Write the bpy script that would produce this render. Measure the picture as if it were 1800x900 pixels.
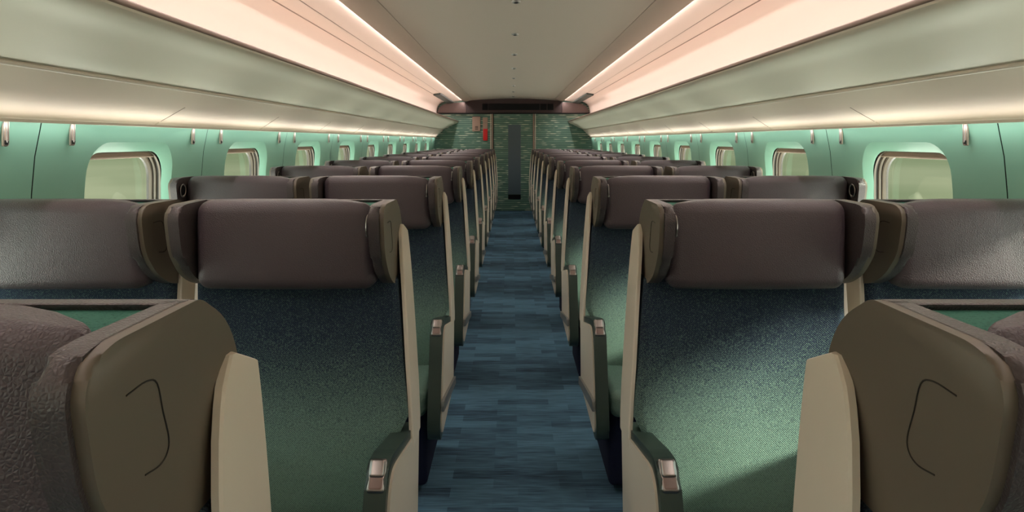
import bpy, bmesh, math, random
from mathutils import Vector, Matrix
random.seed(4)
sc = bpy.context.scene
PI = math.pi
for o in list(bpy.data.objects):
    bpy.data.objects.remove(o)
COL = sc.collection

def S(r, g, b):
    def f(c):
        c /= 255.0
        return c / 12.92 if c <= .04045 else ((c + .055) / 1.055) ** 2.4
    return (f(r), f(g), f(b), 1)

# ------------------------------------------------------------------ camera
EYE = 1.40
cam_d = bpy.data.cameras.new('camera')
cam_d.sensor_width = 36
cam_d.lens = 1160 / 1800 * 36
cam_d.shift_y = -(450 - 247) / 1800
cam_d.clip_start = .02
cam = bpy.data.objects.new('camera', cam_d)
cam.location = (-.024, 0, EYE)
cam.rotation_euler = (PI / 2, 0, 0)
COL.objects.link(cam)
sc.camera = cam
# ------------------------------------------------------------------ colour management
sc.view_settings.view_transform = 'Standard'
sc.view_settings.look = 'None'
sc.view_settings.gamma = 1
sc.view_settings.use_curve_mapping = False
sc.view_settings.exposure = 0.0

# ------------------------------------------------------------------ world: misty green countryside under a pale sky
W = bpy.data.worlds.new('world')
sc.world = W
W.use_nodes = True
nt = W.node_tree
nt.nodes.clear()
wo = nt.nodes.new('ShaderNodeOutputWorld')
bg = nt.nodes.new('ShaderNodeBackground')
tc = nt.nodes.new('ShaderNodeTexCoord')
mp = nt.nodes.new('ShaderNodeMapping')
mp.inputs['Scale'].default_value = (1.2, 1.2, 14)
nz = nt.nodes.new('ShaderNodeTexNoise')
nz.inputs['Scale'].default_value = 1.6
nz.inputs['Detail'].default_value = 3
cr = nt.nodes.new('ShaderNodeValToRGB')
cr.color_ramp.elements[0].position = .3
cr.color_ramp.elements[0].color = S(140, 152, 118)
cr.color_ramp.elements[1].position = .75
cr.color_ramp.elements[1].color = S(196, 196, 166)
nt.links.new(tc.outputs['Generated'], mp.inputs['Vector'])
nt.links.new(mp.outputs[0], nz.inputs['Vector'])
nt.links.new(nz.outputs['Fac'], cr.inputs['Fac'])
# sky grows brighter with height and towards the low sun behind the train
sp = nt.nodes.new('ShaderNodeSeparateXYZ')
nt.links.new(tc.outputs['Generated'], sp.inputs[0])
def wm(op, a, b=None, clamp=False):
    m = nt.nodes.new('ShaderNodeMath')
    m.operation = op
    m.use_clamp = clamp
    for i, v in enumerate((a, b)):
        if v is None:
            continue
        if isinstance(v, (int, float)):
            m.inputs[i].default_value = v
        else:
            nt.links.new(v, m.inputs[i])
    return m.outputs[0]
SKY_UP, SKY_BACK, GROUND, SIDE_FILL = 4.0, 5.5, 11.0, 5.5
COOL, SOIL = (.80, .92, 1.0), (1.0, .96, .93)
def scaled(col, f):
    c = nt.nodes.new('ShaderNodeVectorMath')
    c.operation = 'SCALE'
    c.inputs[0].default_value = col
    nt.links.new(f, c.inputs['Scale'])
    return c.outputs[0]
def vadd(a, b):
    c = nt.nodes.new('ShaderNodeVectorMath')
    c.operation = 'ADD'
    nt.links.new(a, c.inputs[0])
    nt.links.new(b, c.inputs[1])
    return c.outputs[0]
up = wm('MULTIPLY', wm('POWER', wm('MULTIPLY', sp.outputs['Z'], 1.6, True), 1.3), SKY_UP)
bk = wm('MULTIPLY', wm('MULTIPLY_ADD', sp.outputs['Y'], -1.6, True), SKY_BACK)
zpos = wm('MULTIPLY', wm('ADD', sp.outputs['Z'], .02), 4, True)
gr = wm('MULTIPLY', wm('MULTIPLY', wm('ADD', wm('MULTIPLY', sp.outputs['Z'], -1), -.10), 3, True), GROUND)
# added fill glow to the side and behind, out of view, lighting the panels
side = wm('MULTIPLY', wm('ADD', wm('MULTIPLY', sp.outputs['Y'], -1), .72), 4, True)
low = wm('MULTIPLY', wm('ADD', wm('MULTIPLY', sp.outputs['Z'], -1), .06), 8, True)
gr = wm('MAXIMUM', gr, wm('MULTIPLY', wm('MULTIPLY', side, low), SIDE_FILL))
rad = vadd(scaled(COOL, wm('ADD', up, wm('MULTIPLY', bk, zpos))), scaled(SOIL, gr))
nt.links.new(vadd(rad, cr.outputs['Color']), bg.inputs['Color'])
bg.inputs['Strength'].default_value = 1.0
nt.links.new(bg.outputs[0], wo.inputs['Surface'])

# ------------------------------------------------------------------ lights
def sun(name, direction, strength, angle, color):
    l = bpy.data.lights.new(name, 'SUN')
    l.energy = strength
    l.angle = math.radians(angle)
    l.color = color
    o = bpy.data.objects.new(name, l)
    o.rotation_euler = Vector(direction).to_track_quat('-Z', 'Y').to_euler()
    o.location = (0, -4, 6)
    COL.objects.link(o)
sun('sun', (-1, .40, -.47), 13.0, 7, (1, .95, .84))

Y0, Y1 = -1.36, 13.1
LEN = Y1 - Y0
def strip_light(name, x, z, aim, w, power, color, y0=Y0, y1=Y1 - .15):
    l = bpy.data.lights.new(name, 'AREA')
    l.shape = 'RECTANGLE'
    l.size = w
    l.size_y = y1 - y0
    l.energy = power
    l.color = color
    o = bpy.data.objects.new(name, l)
    o.location = (x, (y0 + y1) / 2, z)
    d = Vector((aim[0], 0, aim[1])).normalized()
    xa = Vector((0, 1, 0)).cross(-d)
    o.rotation_euler = Matrix((xa, Vector((0, 1, 0)), -d)).transposed().to_euler()
    COL.objects.link(o)
WARM = (1, .87, .84)
P_COVE, P_RACK, P_WALL, P_DOWN, P_PANEL = 40, 8.5, 8.5, 56, 3.6
for s in (-1, 1):
    strip_light('ceiling_cove_lamp', s * .955, 2.187, (s * 1, -.10), .018, P_COVE, (1, .90, .86))
    strip_light('cove_edge_lamp', s * .985, 2.184, (-s * .25, -1), .014, P_DOWN, (1, .94, .91))
    strip_light('rack_lamp', s * 1.17, 1.775, (s * 1, .55), .03, P_RACK, WARM)
    strip_light('panel_fill_strip', s * 1.488, 1.4585, (-s * .35, 1), .012, P_PANEL, (1, .97, .93))  # added fill strip, hidden by the lip, brightening the cream panel
    strip_light('wall_wash_lamp', s * 1.490, 1.451, (s * .75, -1), .014, P_WALL, (.93, 1, .93))

# ------------------------------------------------------------------ material helpers
def mat(name, color, rough=.5, metal=0., spec=.5):
    m = bpy.data.materials.new(name)
    m.use_nodes = True
    b = m.node_tree.nodes['Principled BSDF']
    b.inputs['Base Color'].default_value = color
    b.inputs['Roughness'].default_value = rough
    b.inputs['Metallic'].default_value = metal
    b.inputs['Specular IOR Level'].default_value = spec
    return m
class NG:
    def __init__(s, m):
        s.t = m.node_tree
        s.b = s.t.nodes['Principled BSDF']
    def n(s, k, **p):
        x = s.t.nodes.new('ShaderNode' + k)
        for a, v in p.items():
            setattr(x, a, v)
        return x
    def l(s, a, b):
        s.t.links.new(a, b)
    def math(s, op, a, b=None, c=None, clamp=False):
        x = s.n('Math', operation=op)
        x.use_clamp = clamp
        for i, v in enumerate((a, b, c)):
            if v is None:
                continue
            if isinstance(v, (int, float)):
                x.inputs[i].default_value = v
            else:
                s.l(v, x.inputs[i])
        return x.outputs[0]
    def mix(s, f, a, b, mode='MIX'):
        x = s.n('Mix', data_type='RGBA', blend_type=mode)
        for k, v in ((0, f), (6, a), (7, b)):
            if isinstance(v, (int, float, tuple)):
                x.inputs[k].default_value = v
            else:
                s.l(v, x.inputs[k])
        return x.outputs[2]
    def noise(s, vec, scale, detail=2, rough=.5):
        x = s.n('TexNoise')
        x.inputs['Scale'].default_value = scale
        x.inputs['Detail'].default_value = detail
        x.inputs['Roughness'].default_value = rough
        s.l(vec, x.inputs['Vector'])
        return x.outputs['Fac']
    def vec(s, scale=(1, 1, 1)):
        c = s.n('TexCoord')
        m = s.n('Mapping')
        m.inputs['Scale'].default_value = scale
        s.l(c.outputs['Object'], m.inputs['Vector'])
        return m.outputs[0]
    def bump(s, h, strength, dist):
        x = s.n('Bump')
        x.inputs['Strength'].default_value = strength
        x.inputs['Distance'].default_value = dist
        s.l(h, x.inputs['Height'])
        s.l(x.outputs[0], s.b.inputs['Normal'])

def leather(name, col, rough=.42, strength=.5):
    m = mat(name, col, rough)
    g = NG(m)
    v = g.vec()
    vo = g.n('TexVoronoi', feature='DISTANCE_TO_EDGE')
    vo.inputs['Scale'].default_value = 230
    nn = g.n('TexNoise')
    nn.inputs['Scale'].default_value = 60
    g.l(v, nn.inputs['Vector'])
    vm = g.n('VectorMath', operation='MULTIPLY_ADD')
    g.l(nn.outputs['Color'], vm.inputs[0])
    vm.inputs[1].default_value = (.003, .003, .003)
    g.l(v, vm.inputs[2])
    g.l(vm.outputs[0], vo.inputs['Vector'])
    h = g.math('SMOOTHSTEP', vo.outputs['Distance'], 0, .25) if False else g.math('MULTIPLY', vo.outputs['Distance'], 3, clamp=True)
    g.bump(h, strength, .0012)
    g.l(g.mix(g.noise(v, 4, 3), tuple(c * .88 for c in col[:3]) + (1,), tuple(min(1, c * 1.12) for c in col[:3]) + (1,)), g.b.inputs['Base Color'])
    return m

def fabric(name, top, bottom, z_top, z_bot, rough=.9, nub=False):
    m = mat(name, top, rough, spec=.2)
    g = NG(m)
    v = g.vec()
    s3 = g.n('SeparateXYZ')
    g.l(v, s3.inputs[0])
    f = g.n('MapRange', interpolation_type='SMOOTHSTEP')
    g.l(s3.outputs['Z'], f.inputs[0])
    f.inputs[1].default_value = z_bot
    f.inputs[2].default_value = z_top
    nf = g.noise(v, 330, 1)
    fac = g.math('MULTIPLY_ADD', g.math('SUBTRACT', nf, .5), 1.5, f.outputs[0], clamp=True)
    c = g.mix(fac, bottom, top)
    kx = g.math('SINE', g.math('MULTIPLY', s3.outputs['X'], 2 * PI / .006))
    kz = g.math('SINE', g.math('MULTIPLY', g.math('ADD', s3.outputs['Z'], s3.outputs['Y']), 2 * PI / .006))
    w = g.math('MULTIPLY_ADD', g.math('MULTIPLY', kx, kz), .5, .5)
    if nub:
        w = g.noise(v, 240, 1)
    wn = g.math('MULTIPLY_ADD', g.noise(v, 500, 1), .7, g.math('MULTIPLY', w, .65))
    dark = g.math('MULTIPLY_ADD', wn, 1.9, -.22, clamp=True)
    cc = g.n('CombineColor')
    for i in range(3):
        g.l(dark, cc.inputs[i])
    g.l(g.mix(1.0, c, cc.outputs[0], 'MULTIPLY'), g.b.inputs['Base Color'])
    g.bump(wn, .7, .0018)
    return m

M = {}
M['leather'] = leather('dark_leather', S(78, 66, 70), .42, .4)
M['wingleather'] = leather('wing_leather', S(76, 66, 67), .38, .35)
M['taupe'] = mat('taupe_plastic', S(104, 93, 80), .42)
M['cream'] = mat('cream_plastic', S(226, 214, 198), .45)
M['fabric'] = fabric('gradient_weave', S(48, 58, 76), S(128, 156, 142), .94, .45)
M['greenwool'] = fabric('green_weave', S(74, 128, 112), S(74, 128, 112), 2, 1, nub=True)
M['navy'] = fabric('navy_weave', S(34, 38, 62), S(34, 38, 62), 2, 1)
M['armgreen'] = mat('dark_green_leather', S(52, 66, 60), .38)
M['chrome'] = mat('brushed_chrome', S(165, 156, 152), .32, 1.0)
M['brownrecess'] = mat('brown_recess', S(125, 102, 94), .4)
M['greymetal'] = mat('grey_metal', S(150, 148, 145), .4, .6)
M['black'] = mat('black_plastic', S(22, 22, 25), .35)
M['groove'] = mat('groove_dark', S(38, 32, 26), .8)
M['wall'] = mat('aqua_wall', S(136, 180, 160), .45)
M['gap'] = mat('dark_gap', S(22, 40, 34), .8)
M['ceiling'] = mat('ceiling_panel', S(188, 175, 162), .5)
M['cove'] = mat('cove_panel', S(232, 214, 204), .5)
M['pinkwall'] = mat('rack_back_panel', S(236, 217, 208), .6)
M['rack'] = mat('rack_underside', S(222, 214, 196), .5)
M['creampanel'] = mat('cream_panel', S(240, 226, 208), .45)
M['racktrim'] = mat('brown_trim', S(140, 116, 104), .45)
M['header'] = mat('header_brown', S(94, 76, 72), .55, 0, .3)
M['headerdark'] = mat('header_dark', S(60, 46, 46), .55, 0, .3)
M['display'] = mat('display_black', S(12, 11, 13), .6, 0, .2)
M['blind'] = mat('blind_beige', S(196, 172, 154), .7)
M['winframe'] = mat('window_frame', S(150, 140, 130), .4)
M['windark'] = mat('window_seal', S(58, 52, 46), .5)
M['jamb'] = mat('door_jamb', S(150, 128, 114), .4)
M['box'] = mat('box_beige', S(168, 140, 124), .5)
M['red'] = mat('red_sign', S(214, 14, 18), .4)
M['doorglass'] = mat('door_dark_glass', S(84, 100, 110), .35)
M['seam'] = mat('panel_joint', S(235, 225, 205), .4)
M['darkglass'] = mat('smoked_glass', S(62, 68, 64), .6, 0, .2)
M['hook'] = mat('hook_beige', S(205, 180, 166), .3, .3)

def make_glass():
    m = bpy.data.materials.new('window_glass')
    m.use_nodes = True
    t = m.node_tree
    t.nodes.clear()
    o = t.nodes.new('ShaderNodeOutputMaterial')
    tr = t.nodes.new('ShaderNodeBsdfTransparent')
    tr.inputs[0].default_value = (.9, .95, .9, 1)
    gl = t.nodes.new('ShaderNodeBsdfGlossy')
    gl.inputs['Roughness'].default_value = .03
    fr = t.nodes.new('ShaderNodeFresnel')
    fr.inputs[0].default_value = 1.45
    mx = t.nodes.new('ShaderNodeMixShader')
    ge = t.nodes.new('ShaderNodeNewGeometry')
    mu = t.nodes.new('ShaderNodeMath')
    mu.operation = 'MULTIPLY_ADD'
    mu.inputs[1].default_value = -1
    mu.inputs[2].default_value = 1
    t.links.new(ge.outputs['Backfacing'], mu.inputs[0])
    m2 = t.nodes.new('ShaderNodeMath')
    m2.operation = 'MULTIPLY'
    t.links.new(mu.outputs[0], m2.inputs[0])
    t.links.new(fr.outputs[0], m2.inputs[1])
    t.links.new(m2.outputs[0], mx.inputs[0])
    t.links.new(tr.outputs[0], mx.inputs[1])
    t.links.new(gl.outputs[0], mx.inputs[2])
    t.links.new(mx.outputs[0], o.inputs['Surface'])
    return m
M['glass'] = make_glass()

def make_carpet():
    m = mat('carpet', S(44, 66, 84), .85, spec=.25)
    g = NG(m)
    br = g.n('TexBrick')
    br.offset = .37
    br.inputs['Color1'].default_value = (0, 0, 0, 1)
    br.inputs['Color2'].default_value = (1, 1, 1, 1)
    br.inputs['Scale'].default_value = 1
    br.inputs['Mortar Size'].default_value = 0
    br.inputs['Brick Width'].default_value = .27
    br.inputs['Row Height'].default_value = .07
    g.l(g.vec(), br.inputs['Vector'])
    n1 = g.noise(g.vec((5, 60, 1)), 1, 3)
    n2 = g.noise(g.vec((9, 120, 1)), 1, 2, .6)
    a = g.math('MULTIPLY_ADD', br.outputs['Color'], .32, g.math('MULTIPLY', n1, .55))
    a = g.math('MULTIPLY_ADD', n2, .5, a)
    r = g.n('ValToRGB')
    r.color_ramp.elements[0].position = .38
    r.color_ramp.elements[0].color = S(32, 50, 68)
    r.color_ramp.elements[1].position = 1.0
    r.color_ramp.elements[1].color = S(92, 130, 154)
    g.l(a, r.inputs['Fac'])
    g.l(r.outputs['Color'], g.b.inputs['Base Color'])
    g.bump(n2, .4, .002)
    return m
M['carpet'] = make_carpet()

def make_pattern():
    """green laminate printed with short pale horizontal dashes"""
    m = mat('dash_pattern_laminate', S(80, 128, 108), .45)
    g = NG(m)
    v = g.vec()
    s3 = g.n('SeparateXYZ')
    g.l(v, s3.inputs[0])
    per = .037
    u = g.math('DIVIDE', s3.outputs['Z'], per)
    fl = g.math('FLOOR', u)
    fr = g.math('FRACT', u)
    off = g.math('ABSOLUTE', g.math('SUBTRACT', fr, .5))
    cx = g.n('CombineXYZ')
    g.l(g.math('MULTIPLY', s3.outputs['X'], 2.2), cx.inputs[0])
    g.l(g.math('MULTIPLY', fl, 7.31), cx.inputs[1])
    tone = g.noise(cx.outputs[0], 1, 1)
    line = g.math('MULTIPLY', g.math('SUBTRACT', .30, off), 8, clamp=True)
    cx2 = g.n('CombineXYZ')
    g.l(g.math('MULTIPLY', s3.outputs['X'], 5.5), cx2.inputs[0])
    g.l(g.math('MULTIPLY', fl, 3.77), cx2.inputs[1])
    nn2 = g.noise(cx2.outputs[0], 1, 1)
    thin = g.math('MULTIPLY', g.math('SUBTRACT', .22, off), 8, clamp=True)
    bright = g.math('MULTIPLY', g.math('MULTIPLY', g.math('SUBTRACT', nn2, .53), 9, clamp=True), thin)
    c = g.mix(g.math('MULTIPLY', line, g.math('MULTIPLY', tone, 1.5)), S(70, 106, 94), S(128, 164, 144))
    c = g.mix(bright, c, S(228, 238, 210))
    g.l(c, g.b.inputs['Base Color'])
    return m
M['pattern'] = make_pattern()

# ------------------------------------------------------------------ mesh helpers
def smooth(me, ang=35):
    for p in me.polygons:
        p.use_smooth = True
    me.set_sharp_from_angle(angle=math.radians(ang))
def obj(name, bm, material, parent=None, ang=35, recalc=True):
    if recalc:
        bmesh.ops.recalc_face_normals(bm, faces=bm.faces)
    me = bpy.data.meshes.new(name)
    bm.to_mesh(me)
    bm.free()
    for mm in (material if isinstance(material, (list, tuple)) else [material]):
        me.materials.append(mm)
    smooth(me, ang)
    o = bpy.data.objects.new(name, me)
    COL.objects.link(o)
    if parent is not None:
        o.parent = parent
    return o
def thing(name, label, cat, loc=(0, 0, 0), group=None):
    o = bpy.data.objects.new(name, None)
    o.empty_display_size = .1
    COL.objects.link(o)
    o.location = loc
    tag(o, label, cat, group)
    return o
def tag(o, label=None, cat=None, group=None, kind=None):
    if label: o['label'] = label
    if cat: o['category'] = cat
    if group: o['group'] = group
    if kind: o['kind'] = kind
    return o
def struct(name, bm, m, label=None, cat=None, **k):
    o = obj(name, bm, m, **k)
    return tag(o, label, cat, kind='structure')

def rbox(bm, c, h, r, seg=4, inner=1, fn=None, rot=None):
    """rounded box centre c, half sizes h, corner radius r; fn deforms each point"""
    r = min(r, min(h) * .999)
    def coords(hh):
        out = []
        for i in range(seg + 1):
            a = math.tan((1 - i / seg) * PI / 4)
            out.append(-(hh - r) - r * a)
        L = 2 * (hh - r)
        for i in range(1, inner):
            out.append(-(hh - r) + L * i / inner)
        out += [-x for x in reversed(out[:seg + 1])]
        return out
    cs = [coords(x) for x in h]
    vd = {}
    def V(p):
        k = tuple(round(x, 6) for x in p)
        if k in vd:
            return vd[k]
        q = []
        d = []
        for i in range(3):
            inn = max(-(h[i] - r), min(h[i] - r, p[i]))
            q.append(inn)
            d.append(p[i] - inn)
        dv = Vector(d)
        if dv.length > 1e-9:
            dv = dv.normalized() * r
        pt = Vector(q) + dv
        if fn:
            pt = Vector(fn(pt))
        if rot is not None:
            pt = rot @ pt
        vd[k] = bm.verts.new(pt + Vector(c))
        return vd[k]
    for ax in range(3):
        b, e = [(1, 2), (2, 0), (0, 1)][ax]
        for sg in (-1, 1):
            A, B = cs[b], cs[e]
            for i in range(len(A) - 1):
                for j in range(len(B) - 1):
                    q = []
                    for (ii, jj) in ((i, j), (i + 1, j), (i + 1, j + 1), (i, j + 1)):
                        p = [0, 0, 0]
                        p[ax] = sg * h[ax]
                        p[b] = A[ii]
                        p[e] = B[jj]
                        q.append(V(p))
                    if len(set(q)) == 4:
                        try:
                            bm.faces.new(q)
                        except ValueError:
                            pass
    return bm

def round_poly(pts, rad, n=5):
    out = []
    N = len(pts)
    for i in range(N):
        p = Vector(pts[i]); a = Vector(pts[i - 1]); b = Vector(pts[(i + 1) % N])
        r = rad[i] if isinstance(rad, (list, tuple)) else rad
        if r <= 0:
            out.append(p)
            continue
        da = (a - p); db = (b - p)
        t = min(r, da.length * .48, db.length * .48)
        s = p + da.normalized() * t
        e = p + db.normalized() * t
        for k in range(n + 1):
            u = k / n
            out.append((1 - u) ** 2 * s + 2 * u * (1 - u) * p + u * u * e)
    return out
def prism(bm, poly, x0, x1, bevel=0, seg=3, bevel_sides=(0, 1)):
    """side profile (forward, up) extruded across x; forward is -Y"""
    lo, hi = min(x0, x1), max(x0, x1)
    A = [bm.verts.new((lo, -p[0], p[1])) for p in poly]
    B = [bm.verts.new((hi, -p[0], p[1])) for p in poly]
    n = len(poly)
    f0 = bm.faces.new(A)
    f1 = bm.faces.new(B[::-1])
    for i in range(n):
        bm.faces.new((A[i], B[i], B[(i + 1) % n], A[(i + 1) % n]))
    if bevel:
        ed = []
        if 0 in bevel_sides: ed += list(f0.edges)
        if 1 in bevel_sides: ed += list(f1.edges)
        bmesh.ops.bevel(bm, geom=ed, offset=bevel, segments=seg, profile=.5, affect='EDGES', clamp_overlap=True)
    return bm
def extrude_y(bm, prof, y0, y1, s=1, ny=1):
    """open profile [(x,z)] swept along Y"""
    rows = []
    for k in range(ny + 1):
        y = y0 + (y1 - y0) * k / ny
        rows.append([bm.verts.new((s * p[0], y, p[1])) for p in prof])
    for k in range(ny):
        for i in range(len(prof) - 1):
            bm.faces.new((rows[k][i], rows[k][i + 1], rows[k + 1][i + 1], rows[k + 1][i]))
    return bm
def closed_y(bm, prof, y0, y1, s=1):
    A = [bm.verts.new((s * p[0], y0, p[1])) for p in prof]
    B = [bm.verts.new((s * p[0], y1, p[1])) for p in prof]
    n = len(prof)
    bm.faces.new(A)
    bm.faces.new(B[::-1])
    for i in range(n):
        bm.faces.new((A[i], B[i], B[(i + 1) % n], A[(i + 1) % n]))
    return bm
def box(bm, x0, x1, y0, y1, z0, z1):
    c = ((x0 + x1) / 2, (y0 + y1) / 2, (z0 + z1) / 2)
    r = bmesh.ops.create_cube(bm, size=1)
    for v in r['verts']:
        v.co = Vector((v.co.x * abs(x1 - x0) + c[0], v.co.y * abs(y1 - y0) + c[1], v.co.z * abs(z1 - z0) + c[2]))
    return bm
def tube(bm, pts, r, n=8, closed=False):
    pts = [Vector(p) for p in pts]
    N = len(pts)
    rings = []
    for i, p in enumerate(pts):
        if closed:
            t = pts[(i + 1) % N] - pts[i - 1]
        else:
            t = pts[min(i + 1, N - 1)] - pts[max(i - 1, 0)]
        t.normalize()
        ref = Vector((0, 0, 1)) if abs(t.z) < .9 else Vector((0, 1, 0))
        if abs(t.x) < .2:
            ref = Vector((1, 0, 0))
        u = t.cross(ref).normalized()
        w = t.cross(u)
        rings.append([bm.verts.new(p + r * (math.cos(2 * PI * k / n) * u + math.sin(2 * PI * k / n) * w)) for k in range(n)])
    for i in range(N if closed else N - 1):
        a, b = rings[i], rings[(i + 1) % N]
        for k in range(n):
            bm.faces.new((a[k], a[(k + 1) % n], b[(k + 1) % n], b[k]))
    if not closed:
        bm.faces.new(rings[0][::-1])
        bm.faces.new(rings[-1])
    return bm
def smoothcurve(pts, n=6):
    """Catmull-Rom through 2D points"""
    P = [Vector(p) for p in pts]
    P = [2 * P[0] - P[1]] + P + [2 * P[-1] - P[-2]]
    out = []
    for i in range(1, len(P) - 2):
        for k in range(n):
            t = k / n
            a, b, c, d = P[i - 1], P[i], P[i + 1], P[i + 2]
            out.append(.5 * ((2 * b) + (c - a) * t + (2 * a - 5 * b + 4 * c - d) * t * t + (3 * b - a - 3 * c + d) * t ** 3))
    out.append(P[-2])
    return out
BM = bmesh.new

# ================================================================== THE SETTING
# floor
bm = BM()
box(bm, -1.62, 1.62, Y0, Y1 + .1, -.05, 0)
struct('floor', bm, M['carpet'])

# ---- walls: pressed panels with a rounded window recess
def XW(z):
    pts = [(0, 1.56), (.5, 1.575), (.9, 1.578), (1.2, 1.570), (1.35, 1.557), (1.46, 1.535), (1.7, 1.50)]
    for (a, xa), (b, xb) in zip(pts, pts[1:]):
        if z <= b:
            return xa + (xb - xa) * (z - a) / (b - a)
    return 1.5
WC = 1.07           # window centre height
def rrect(hy, z0, z1, r, nc=8, ns=8):
    """ring of (y, z) offsets starting bottom left, same count for every ring"""
    out = []
    cs = [(-hy + r, z0 + r, PI, 1.5 * PI), (hy - r, z0 + r, 1.5 * PI, 2 * PI), (hy - r, z1 - r, 0, .5 * PI), (-hy + r, z1 - r, .5 * PI, PI)]
    for i, (cy, cz, a0, a1) in enumerate(cs):
        for k in range(nc + 1):
            a = a0 + (a1 - a0) * k / nc
            out.append((cy + r * math.cos(a), cz + r * math.sin(a)))
        ny, nz2, na0, _ = cs[(i + 1) % 4]
        e = (ny + r * math.cos(na0), nz2 + r * math.sin(na0))
        b = out[-1]
        for k in range(1, ns):
            out.append((b[0] + (e[0] - b[0]) * k / ns, b[1] + (e[1] - b[1]) * k / ns))
    return out
PITCH = 1.16
SEAM0 = 2.12
ZT, ZB = 1.466, .52
RINGS = [  # hy, z0, z1, r, depth
    (.5775, ZB, ZT, .0005, 0),
    (.47, .62, 1.452, .05, 0),
    (.385, .70, 1.44, .10, .007),
    (.318, .735, 1.405, .125, .007),
    (.304, .745, 1.393, .122, .0075),
    (.301, .752, 1.390, .120, .012),
    (.290, .79, 1.356, .115, .040),
    (.288, .792, 1.354, .113, .046),
]
def ring_faces(bm, A, B, mi=0):
    n = len(A)
    for i in range(n):
        f = bm.faces.new((A[i], A[(i + 1) % n], B[(i + 1) % n], B[i]))
        f.material_index = mi
for s, side in ((-1, 'left'), (1, 'right')):
    bm = BM()
    for k in range(-3, 9):
        yc = SEAM0 + PITCH * k + PITCH / 2
        prev = None
        for hy, z0, z1, r, dp in RINGS:
            rg = [bm.verts.new((s * (XW(z) + dp), yc + y, z)) for y, z in rrect(hy, z0, z1, r)]
            if prev:
                ring_faces(bm, prev, rg)
            prev = rg
    # plain end panel and lower dado
    y = SEAM0 + PITCH * 9 + .003
    prof = [(XW(ZB + (ZT - ZB) * i / 10), ZB + (ZT - ZB) * i / 10) for i in range(11)]
    extrude_y(bm, prof, y, Y1, s)
    extrude_y(bm, [(1.56, 0), (XW(.3), .3), (XW(ZB), ZB - .004)], Y0, Y1, s, 8)
    struct('wall_' + side, bm, M['wall'])
    # dark backing seen in the gaps between the panels
    bm = BM()
    for k in range(-2, 10):
        y = SEAM0 + PITCH * k
        extrude_y(bm, [(XW(ZB + (ZT - ZB) * i / 10) + .004, ZB + (ZT - ZB) * i / 10) for i in range(11)], y - .02, y + .02, s)
    struct('trim_%d' % (1 if s < 0 else 2), bm, M['gap'])
    # outer skin closing the space between windows
    for k in range(-3, 9):
        yc = SEAM0 + PITCH * k + PITCH / 2
        n = (k + 4) + (0 if s < 0 else 12)
        bm = BM()
        prev = None
        #   (ring, material of the band that leads to it)
        for hy, z0, z1, r, dp, mi in [
            (.288, .792, 1.354, .113, .045, 0),
            (.285, .798, 1.352, .110, .052, 0),
            (.291, .79, 1.357, .112, .0525, 1),
            (.291, .79, 1.357, .112, .064, 1),
            (.282, .80, 1.350, .108, .065, 0),
            (.279, .805, 1.347, .106, .072, 0),
            (.283, .80, 1.351, .106, .0725, 1),
            (.278, .805, 1.346, .105, .076, 1),
            (.271, .815, 1.339, .102, .077, 0),
            (.264, .822, 1.332, .099, .086, 0),
            (.264, .822, 1.332, .099, .096, 1),
            (.570, ZB + .01, ZT - .01, .02, .161, 0),
        ]:
            rg = [bm.verts.new((s * (1.57 + dp), yc + y, z)) for y, z in rrect(hy, z0, z1, r)]
            if prev:
                ring_faces(bm, prev, rg, mi)
            prev = rg
        w = struct('window_%d' % n, bm, [M['winframe'], M['windark']])
        bm = BM()
        rg = [(s * 1.658, yc + y, z) for y, z in rrect(.2655, .8205, 1.3335, .100)]
        a = [bm.verts.new(p) for p in rg]
        b = [bm.verts.new((p[0] + s * .004, p[1], p[2])) for p in rg]
        bm.faces.new(a); bm.faces.new(b[::-1])
        ring_faces(bm, a, b)
        obj('glass_pane', bm, M['glass'], w)
        bm = BM()
        rbox(bm, (s * 1.628, yc, 1.346), (.003, .283, .016), .0015, 1)
        bl = obj('blind', bm, M['blind'], w)
        bm = BM()
        rbox(bm, (s * 1.627, yc, 1.330), (.007, .285, .0035), .003, 2)
        obj('blind_rail', bm, M['blind'], bl)

# hidden outer shell so that no daylight leaks round the lining
bm = BM()
for s in (-1, 1):
    extrude_y(bm, [(1.735, .50), (1.735, .0), (1.5, -.06)], Y0 - .05, Y1 + .1, s)
    extrude_y(bm, [(1.735, 1.455), (1.70, 1.8), (1.55, 2.25), (1.2, 2.42), (0, 2.5)], Y0 - .05, Y1 + .1, s)
    for k in range(-3, 10):
        y = SEAM0 + PITCH * k
        extrude_y(bm, [(1.733, .48), (1.733, 1.47)], y - .03, y + .03, s)
    extrude_y(bm, [(1.733, .48), (1.733, 1.47)], SEAM0 + PITCH * 9, Y1 + .1, s)
struct('trim_3', bm, M['gap'])

# ---- ceiling: slightly bowed middle panel and two side panels
def ZC(x):
    return 2.226 - .056 * (abs(x) / .976) ** 2
bm = BM()
segs = [(-.976, -.786), (-.782, .782), (.786, .976)]
for a, b in segs:
    n = 4 if b - a < .5 else 16
    prof = [(a + (b - a) * i / n, ZC(a + (b - a) * i / n)) for i in range(n + 1)]
    prof += [(x, z + .012) for x, z in reversed(prof)]
    closed_y(bm, prof, Y0, Y1)
struct('ceiling', bm, M['ceiling'])
bm = BM()
for s in (-1, 1):
    extrude_y(bm, [(.76, ZC(.76) + .016), (.81, ZC(.81) + .016)], Y0, Y1, s)
struct('trim_4', bm, M['groove'])

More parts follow.
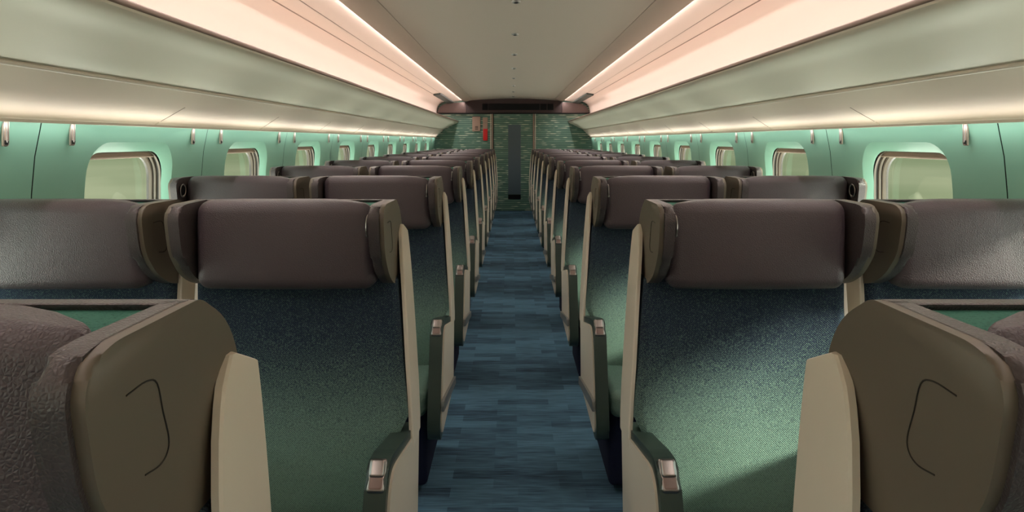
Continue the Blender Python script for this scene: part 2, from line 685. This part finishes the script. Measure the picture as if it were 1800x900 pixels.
# ---- luminous cove between ceiling and rack, and the curved panel behind the rack
def curve_profile(pts, n=5):
    return [(p.x, p.y) for p in smoothcurve(pts, n)]
for s, i0 in ((-1, 5), (1, 9)):
    bm = BM()
    extrude_y(bm, [(.93, 2.235), (.94, 2.215)] + curve_profile([(.97, 2.203), (1.02, 2.190), (1.10, 2.176), (1.176, 2.163)]), Y0, Y1, s)
    extrude_y(bm, curve_profile([(1.180, 2.162), (1.24, 2.153), (1.285, 2.148), (1.297, 2.152), (1.30, 2.165)]) + [(1.30, 2.20), (1.20, 2.21)], Y0, Y1, s)
    struct('trim_%d' % i0, bm, M['cove'])
    bm = BM()
    extrude_y(bm, [(1.170, 2.172), (1.190, 2.168)], Y0, Y1, s)
    tube(bm, [(s * 1.300, Y0, 2.150), (s * 1.300, Y1, 2.150)], .005, 6)
    struct('trim_%d' % (i0 + 1), bm, M['racktrim'])
    bm = BM()
    extrude_y(bm, curve_profile([(1.512, 1.66), (1.512, 1.80), (1.512, 1.95), (1.500, 2.05), (1.46, 2.12), (1.38, 2.165), (1.29, 2.185)]), Y0, Y1, s)
    struct('trim_%d' % (i0 + 2), bm, M['pinkwall'])
    # cream panel between rack and wall
    bm = BM()
    pr = curve_profile([(1.388, 1.606), (1.43, 1.565), (1.482, 1.515), (1.515, 1.482), (1.533, 1.463)])
    extrude_y(bm, pr, Y0, Y1, s)
    o = struct('trim_%d' % (i0 + 3), bm, M['creampanel'])
    bm = BM()
    closed_y(bm, [(1.477, 1.455), (1.499, 1.455), (1.499, 1.457), (1.480, 1.457), (1.480, 1.464), (1.477, 1.464)], Y0 + .01, Y1 - .01, s)
    obj('fill_strip_lip', bm, M['creampanel'], o)  # added lip that keeps the fill strip out of sight
    # joints of the cream panel
    for k in range(-1, 9):
        y = 2.78 + PITCH * k
        bm = BM()
        half = pr[len(pr) // 2 - 3:]
        pts = [(s * (x - .0005), y + .10 * (1 - (i / (len(half) - 1))) ** 1.6, z - .0005) for i, (x, z) in enumerate(half)]
        tube(bm, pts[:len(pts) * 2 // 3], .0009, 5)
        obj('panel_joint', bm, M['racktrim'], o)
        bm = BM()
        tube(bm, pts[len(pts) * 2 // 3:], .0028, 5)
        obj('panel_joint_clip', bm, M['seam'], o)

# ---- luggage racks
for s, side in ((-1, 'left'), (1, 'right')):
    t = thing('luggage_rack', 'long continuous grey-green luggage rack above the %s-hand windows' % side, 'luggage rack', (s * 1.3, 6, 1.6), 'luggage racks')
    t.location = (0, 0, 0)
    under = curve_profile([(1.092, 1.762), (1.105, 1.748), (1.135, 1.733), (1.19, 1.712), (1.26, 1.676), (1.33, 1.640), (1.388, 1.618)])
    bm = BM()
    closed_y(bm, under + [(1.51, 1.618), (1.51, 1.66), (1.20, 1.748), (1.12, 1.766), (1.10, 1.776), (1.092, 1.772)], Y0, Y1 - .01, s)
    obj('rack_body', bm, M['rack'], t)
    bm = BM()
    closed_y(bm, round_poly([(1.086, 1.770), (1.108, 1.770), (1.108, 1.790), (1.086, 1.790)], .006, 3), Y0, Y1 - .01, s)
    obj('nose_trim', bm, M['racktrim'], t)
    bm = BM()
    tube(bm, [(s * 1.390, Y0, 1.612), (s * 1.390, Y1 - .02, 1.612)], .008, 10)
    obj('bottom_bead', bm, M['cream'], t)

# ---- end wall with pattern, door, header
bm = BM()
box(bm, -1.62, -.405, Y1, Y1 + .05, 0, 2.24)
box(bm, .405, 1.62, Y1, Y1 + .05, 0, 2.24)
box(bm, -.405, .405, Y1, Y1 + .05, 1.93, 2.24)
struct('wall_back', bm, M['pattern'])
bm = BM()
box(bm, -1.75, 1.75, Y0 - .05, Y0, 0, 2.5)
struct('wall_front', bm, M['creampanel'])
bm = BM()
box(bm, -1.75, 1.75, Y1 + .06, Y1 + .1, -.1, 2.5)
struct('trim_13', bm, M['gap'])
bm = BM()
box(bm, -.385, .395, Y1 + .008, Y1 + .04, .012, 1.94)
dr = struct('door_1', bm, M['pattern'])
bm = BM()
prism(bm, round_poly([(0, .33), (0, 1.716), (.004, 1.716), (.004, .33)], 0), -.10, .15)
for v in bm.verts:
    v.co.y += Y1 + .008
obj('door_window', bm, M['doorglass'], dr)
bm = BM()
box(bm, -.10, .15, Y1 + .002, Y1 + .01, .235, .325)
obj('door_kick_plate', bm, M['display'], dr)
for a in (-.425, .395):
    bm = BM()
    rbox(bm, (a + .012, Y1 - .002, .97), (.016, .014, .97), .006, 2)
    obj('door_jamb', bm, M['jamb'], dr)
    bm = BM()
    rbox(bm, (a + (.045 if a > 0 else -.022), Y1 - .002, .97), (.007, .010, .97), .004, 2)
    obj('door_jamb', bm, M['cream'], dr)
# header
hd = thing('door_header', 'brown header panel over the end door with dark display', 'panel', (0, Y1, 1.95))
def hpoly(pts, y0, y1, m, name, par, rad=.03):
    bm = BM()
    pl = round_poly(pts, rad, 5)
    A = [bm.verts.new((p.x, y0 - Y1, p.y - 1.95)) for p in pl]
    B = [bm.verts.new((p.x, y1 - Y1, p.y - 1.95)) for p in pl]
    f = bm.faces.new(A)
    bm.faces.new(B[::-1])
    ring_faces(bm, A, B)
    bmesh.ops.bevel(bm, geom=list(f.edges), offset=.012, segments=3, profile=.5, affect='EDGES', clamp_overlap=True)
    return obj(name, bm, m, par)
cen = [(-.925, 1.945), (.955, 1.945), (.955, 2.165), (.80, 2.195), (.45, 2.213), (0, 2.224), (-.45, 2.213), (-.78, 2.195), (-.925, 2.165)]
hpoly(cen, Y1 - .14, Y1, M['headerdark'], 'centre_panel', hd, [.01, .01, .05, .1, .1, .1, .1, .1, .05])
hpoly([(-.932, 1.945), (-.932, 2.155), (-1.20, 2.145), (-1.33, 2.13), (-1.45, 2.06), (-1.50, 1.945)], Y1 - .12, Y1, M['header'], 'side_panel', hd, [.01, .01, .05, .09, .1, .01])
hpoly([(.962, 1.945), (.962, 2.155), (1.20, 2.145), (1.33, 2.13), (1.45, 2.06), (1.50, 1.945)], Y1 - .12, Y1, M['header'], 'side_panel', hd, [.01, .01, .05, .09, .1, .01])
bm = BM()
box(bm, -1.5, 1.5, -.13, 0, -.022, -.006)
obj('shadow_strip', bm, M['display'], hd)  # black strip standing in for the shadow line along the header's lower edge
for x0, x1, nm in ((-.49, .52, 'display_screen'), (-.61, -.50, 'display_side_window'), (.53, .66, 'display_side_window'), (.67, .79, 'display_side_window')):
    bm = BM()
    rbox(bm, ((x0 + x1) / 2, -.142, 2.06 - 1.95), ((x1 - x0) / 2, .004, .062), .003, 2)
    obj(nm, bm, M['display'], hd)

# box, small panel and red sign beside the door
t = thing('wall_box', 'small beige box with black grille left of the end door', 'box', (-.73, Y1 - .001, 1.73))
bm = BM(); rbox(bm, (0, -.021, 0), (.08, .02, .145), .008, 2); obj('casing', bm, M['box'], t)
for k in range(3):
    bm = BM(); box(bm, -.025, .035, -.042, -.038, -.112 + k * .026, -.100 + k * .026); obj('grille_slot', bm, M['display'], t)
t = thing('control_panel', 'narrow beige panel between the small box and the door', 'panel', (-.555, Y1 - .001, 1.65))
bm = BM(); rbox(bm, (0, -.006, .155), (.048, .006, .052), .003, 2); obj('upper_plate', bm, M['box'], t)
bm = BM(); rbox(bm, (0, -.006, -.05), (.048, .006, .148), .003, 2); obj('lower_plate', bm, M['box'], t)
bm = BM(); rbox(bm, (0, -.012, .02), (.043, .0065, .116), .003, 2)
o = obj('red_sign', bm, M['red']); o.location = (-.552, Y1 - .010, 1.495)
tag(o, 'bright red upright plate on the end wall beside the door', 'sign')

# ---- smoked glass boxes at the far end of the coves
for s, side in ((-1, 'left'), (1, 'right')):
    bm = BM()
    pr = round_poly([(1.165, 2.160), (1.285, 2.146), (1.280, 2.118), (1.172, 2.138)], .008, 3)
    closed_y(bm, [(p.x, p.y) for p in pr], 10.55, Y1 - .16, s)
    o = obj('cove_sensor_housing', bm, M['darkglass'])
    tag(o, 'dark glossy housing at the far end of the %s-hand ceiling cove' % side, 'housing', 'housings in the coves')

# ---- round ceiling fittings down the middle
ORD = ['nearest', 'second', 'third', 'fourth', 'fifth', 'sixth', 'seventh', 'eighth', 'ninth', 'tenth', 'eleventh']
for k in range(8):
    t = thing('ceiling_sensor', ('small round chrome ceiling fitting, %s' % (ORD[k] + (' one to the camera' if k == 0 else ' from the camera'))), 'ceiling fitting', (0, 3.91 + 1.2 * k, ZC(0)), 'round fittings along the ceiling')
    bm = BM()
    bmesh.ops.create_cone(bm, cap_ends=True, segments=32, radius1=.024, radius2=.029, depth=.010, matrix=Matrix.Translation((0, 0, -.005)))
    obj('rim', bm, M['greymetal'], t)
    bm = BM()
    bmesh.ops.create_uvsphere(bm, u_segments=20, v_segments=10, radius=.017, matrix=Matrix.Translation((0, 0, -.008)) @ Matrix.Diagonal((1, 1, .45, 1)))
    obj('lens', bm, M['black'], t)

# ---- coat hooks
def make_hook():
    t = thing('coat_hook', 'x', 'coat hook')
    bm = BM(); rbox(bm, (0, 0, 0), (.004, .0105, .042), .0038, 3); obj('back_plate', bm, M['hook'], t)
    bm = BM()
    rr = [(.0045, y, z) for y, z in rrect(.0095, -.041, .041, .0094, 5, 3)]
    tube(bm, rr, .0016, 6, True); obj('chrome_rim', bm, M['chrome'], t)
    bm = BM()
    tube(bm, [(.003, 0, .026), (.0055, 0, .0), (.0055, 0, -.022), (.009, 0, -.030), (.011, 0, -.025)], .0024, 8); obj('hook', bm, M['chrome'], t)
    bm = BM()
    rbox(bm, (.0045, 0, -.030), (.002, .0062, .007), .0015, 2); obj('recess', bm, M['black'], t)
    return t
def dup(root):
    r = root.copy(); COL.objects.link(r)
    for ch in list(root.children):
        c = ch.copy(); COL.objects.link(c); c.parent = r
        for g in list(ch.children):
            d = g.copy(); COL.objects.link(d); d.parent = c
            for h in list(g.children):
                e = h.copy(); COL.objects.link(e); e.parent = d
    return r
hook0 = make_hook()
used = False
for s, side in ((-1, 'left'), (1, 'right')):
    for k in range(0, 10):
        for q, dy in enumerate((-.15, .15)):
            if k == 9 and q == 1:
                continue
            o = dup(hook0) if used else hook0
            used = True
            z = 1.424
            o.location = (s * (XW(z) - .004), SEAM0 + PITCH * k + dy, z)
            o.rotation_euler = (0, 0, 0 if s < 0 else PI)
            if k == 0:
                w = 'at the frame edge, before the nearest window' if q == 0 else 'just before the nearest window'
            elif q == 0:
                w = 'just beyond the %s window' % (ORD[k - 1] + ('' if k == 1 else ' from the camera'))
            else:
                w = 'just before the %s window from the camera' % ORD[k]
            o['label'] = 'slim beige coat hook on the %s wall, %s' % (side, w)
            o['group'] = 'coat hooks on the %s wall' % side

# ================================================================== SEATS
WING = [(.105, 1.240), (.045, 1.205), (.012, 1.155), (-.005, 1.02), (.005, 1.0), (.06, .998), (.15, 1.020), (.215, 1.055), (.268, 1.118), (.281, 1.170), (.288, 1.208), (.278, 1.232), (.250, 1.240)]
WRAD = [.012, .03, .05, .012, .02, .03, .03, .04, .04, .03, .016, .012, .012]
def make_seat(ls, aisle):
    """ls: +1 when the reading lamp and side armrest are on the +x side"""
    t = thing('train_seat', 'x', 'seat')
    HW = .27
    ad = ls if aisle else -ls      # the side that faces the aisle
    # back shell
    bm = BM()
    zs = [.565, .60, .70, .80, .90, .98, 1.04, 1.09, 1.12, 1.138, 1.152, 1.163]
    def fy(z):
        P = [(.56, .118), (.80, .126), (.92, .118), (1.04, .106), (1.10, .094), (1.135, .078), (1.15, .064), (1.163, .046)]
        for (a, xa), (b, xb) in zip(P, P[1:]):
            if z <= b:
                return xa + (xb - xa) * (z - a) / (b - a)
        return P[-1][1]
    for side in (ls, -ls):
        flare = .041 if side == ls else .006
        prev = None
        for z in zs:
            u = min(1, max(0, (1.163 - z) / .53))
            xo = HW + .008 + flare * (u ** .7)
            f = fy(z)
            b = -.018 + max(0, z - 1.138) / .025 * .052
            m1 = max(b + .008, min(.045, f - .01))
            sec = [(xo - .020, b), (xo - .006, b), (xo, b + .006), (xo, m1), (xo - .001, f - .003), (xo - .004, f), (xo - .012, f)]
            rg = [bm.verts.new((side * x, -y, z)) for x, y in sec]
            if prev:
                ring_faces(bm, prev, rg)
            else:
                bm.faces.new(rg)
            prev = rg
        bm.faces.new(prev)
    box(bm, -HW + .02, HW - .02, .0, .022, .45, 1.13)
    obj('back_shell', bm, M['cream'], t, ang=25)
    # backrest cushion
    bm = BM()
    def bf(p):
        x, y, z = p
        zz = z + .70
        xo = .274 + .046 * min(1, max(0, (1.142 - zz) / .5)) ** .8 - .014
        xr = .258 + (xo - .258) * max(0, min(1, (zz - .60) / .02))
        u = (x * ls + .25) / .50
        x = ls * (-.268 + u * (xr + .268))
        # forward face: gentle lumbar curve and side bolsters
        if y < 0:
            y -= .018 * math.exp(-((z + .12) / .16) ** 2) + .016 * min(1, (abs(x) / .27)) ** 4 - .008
        return (x, y, z + .0)
    rbox(bm, (0, -.072, .70), (.25, .055, .335), .022, 4, 14, bf)
    obj('backrest', bm, M['fabric'], t, ang=60)
    # headrest: outer back shell
    bm = BM()
    pr = round_poly([(.105, 1.240), (.045, 1.205), (.012, 1.155), (-.004, 1.01), (.03, 1.0), (.05, 1.02), (.06, 1.14), (.10, 1.205), (.130, 1.240)], [.008, .03, .04, .01, .01, .01, .03, .02, .006], 4)
    prism(bm, pr, -.262, .262)
    hs = obj('headrest_shell', bm, M['wingleather'], t)
    # green pad inside
    bm = BM()
    rbox(bm, (ad * .07, -.141, 1.190), (.170, .054, .0425), .005, 2, 3)
    obj('headrest_pad', bm, M['greenwool'], t)
    # leather cushion
    bm = BM()
    def cf(p):
        x, y, z = p
        if y < 0:
            y -= .010 * (1 - (x / .222) ** 2) + .006 * (1 - (z / .11) ** 2)
        e = max(0, abs(x) - .09) / .13 * (1 if x * ad > 0 else .35)
        if y > 0:
            pass
        tz = max(0, min(1, (z + .03) / .11))
        y -= .070 * e ** 1.8 * min(1, max(0, (p.y + .046) / .092)) * tz * tz * (3 - 2 * tz)
        z -= .010 * e ** 2 * tz
        return (x, y, z)
    rbox(bm, (0, -.166, 1.129), (.232, .046, .116), .032, 6, 10, cf)
    obj('headrest_cushion', bm, M['leather'], t, ang=70)
    # wings
    wp = round_poly(WING, WRAD, 4)
    for side in (1, -1):
        bm = BM()
        pr = [Vector((p.x + (.006 if p.x > .25 else 0), p.y)) for p in wp]
        prism(bm, pr, side * .232, side * .259, .012, 4, (0, 1))
        for v in bm.verts:
            if abs(v.co.x) < .245:
                v.co.x += side * .013 * (.29 + v.co.y) / .29
        w = obj('headrest_wing', bm, M['wingleather'], t)
        bm = BM()
        prism(bm, wp, side * .2565, side * .270, .004, 2)
        pl = obj('outer_plate', bm, M['taupe'], w)
        bm = BM()
        x = side * .2703
        pts = [(.235, 1.191), (.205, 1.192), (.188, 1.184), (.178, 1.155), (.168, 1.127), (.171, 1.114), (.184, 1.109), (.207, 1.112)]
        pts = [(p.x, p.y) for p in smoothcurve(pts, 4)]
        tube(bm, [(x, -a, b) for a, b in pts], .0008, 5)
        obj('groove', bm, M['groove'], w)
        if side == ls:
            bm = BM()
            R = Matrix.Translation((side * .2300, -.250, 1.186)) @ Matrix.Rotation(PI / 2, 4, 'Y')
            bmesh.ops.create_cone(bm, cap_ends=True, segments=28, radius1=.021, radius2=.021, depth=.012, matrix=R)
            lp = obj('reading_lamp', bm, M['black'], w)
            bm = BM()
            tube(bm, [(side * .2245, -.250 + .0225 * math.cos(a * PI / 12), 1.186 + .026 * math.sin(a * PI / 12)) for a in range(24)], .0026, 6, True)
            obj('lamp_ring', bm, M['chrome'], w)
            bm = BM()
            bmesh.ops.create_uvsphere(bm, u_segments=12, v_segments=8, radius=.005, matrix=Matrix.Translation((side * .2225, -.250, 1.162)))
            obj('lamp_switch', bm, M['chrome'], w)
    # armrests
    AP = [(-.005, .572), (.0, .586), (.36, .670), (.418, .676), (.458, .656), (.480, .60), (.50, .52), (.552, .33), (.556, .275), (.53, .245), (.49, .238), (.02, .262)]
    AR = [.005, .005, .05, .03, .04, .05, .05, .03, .03, .03, .02, .02]
    CP = [(.0, .565), (.36, .643), (.400, .646), (.437, .628), (.456, .595), (.480, .515), (.531, .335), (.534, .295), (.515, .268), (.485, .262), (.03, .276)]
    CR = [.003, .04, .03, .03, .04, .05, .03, .03, .03, .02, .02]
    def armrest(xi, xo, panel):
        sg = 1 if xo > xi else -1
        bm = BM()
        prism(bm, round_poly(AP, AR, 4), xi, xo, .015 if panel else .010, 5)
        a = obj('armrest', bm, M['armgreen'], t)
        if panel:
            bm = BM()
            prism(bm, round_poly(CP, CR, 4), xo - sg * .003, xo + sg * .006, .003, 2)
            obj('side_panel', bm, M['cream'], a)
            bm = BM()
            prism(bm, round_poly([(.02, .276), (.02, .312), (.49, .398), (.545, .402), (.548, .362), (.50, .355)], .006, 2), xo + sg * .004, xo + sg * .016, .003, 2)
            obj('tilt_bar', bm, M['greymetal'], a)
        # release button set in the rounded front corner
        xm = (xi + xo) / 2
        R = Matrix.Rotation(math.radians(48), 3, 'X')
        c = Vector((xm, -.4425, .6535))
        nrm = R @ Vector((0, 0, 1))
        bm = BM(); rbox(bm, c, (min(.0205, abs(xo - xi) / 2 - .002), .036, .010), .008, 3, 1, None, R); k = obj('button_frame', bm, M['chrome'], a)
        bm = BM(); rbox(bm, c + nrm * .001, (min(.0182, abs(xo - xi) / 2 - .004), .0335, .010), .008, 3, 1, None, R); obj('button_recess', bm, M['brownrecess'], a)
        bm = BM(); rbox(bm, c + nrm * .004 + R @ Vector((0, .013, 0)), (min(.0165, abs(xo - xi) / 2 - .005), .0195, .011), .007, 4, 1, None, R); obj('release_button', bm, M['chrome'], a)
    armrest(ls * .262, ls * .311, True)
    if aisle:
        armrest(-ls * .277, -ls * .304, False)
    # seat cushion, skirt, base
    bm = BM()
    rbox(bm, (0, -.315, .362), (.252, .195, .055), .035, 4, 3, lambda p: (p.x, p.y, p.z - .05 * (p.y) - (.008 if p.z > 0 else 0) * (1 - (p.x / .25) ** 2)))
    obj('seat_cushion', bm, M['fabric'], t, ang=60)
    bm = BM()
    rbox(bm, (0, -.24, .185), (.250, .22, .155), .02, 2)
    obj('seat_skirt', bm, M['navy'], t)
    bm = BM()
    rbox(bm, (0, -.20, .032), (.20, .16, .036), .01, 2)
    obj('pedestal', bm, M['black'], t)
    return t

D0 = .75
protos = {}
for r in range(11):
    for sx, nm in ((-1, 'left'), (1, 'right')):
        for aisle in (True, False):
            ls = -sx if aisle else sx
            key = (ls, aisle)
            if key in protos:
                o = dup(protos[key])
            else:
                o = protos[key] = make_seat(ls, aisle)
            o.location = (sx * (.61 if aisle else 1.205), D0 + PITCH * r + (.025 if r == 0 else 0), 0)
            row = ('nearest row' if r == 0 else ('farthest row' if r == 10 else '%s row from the camera' % ORD[r]))
            o['label'] = 'train seat with winged headrest, %s of aisle, %s seat, %s' % (nm, 'aisle' if aisle else 'window', row)
            o['group'] = 'train seats %s of the aisle' % nm
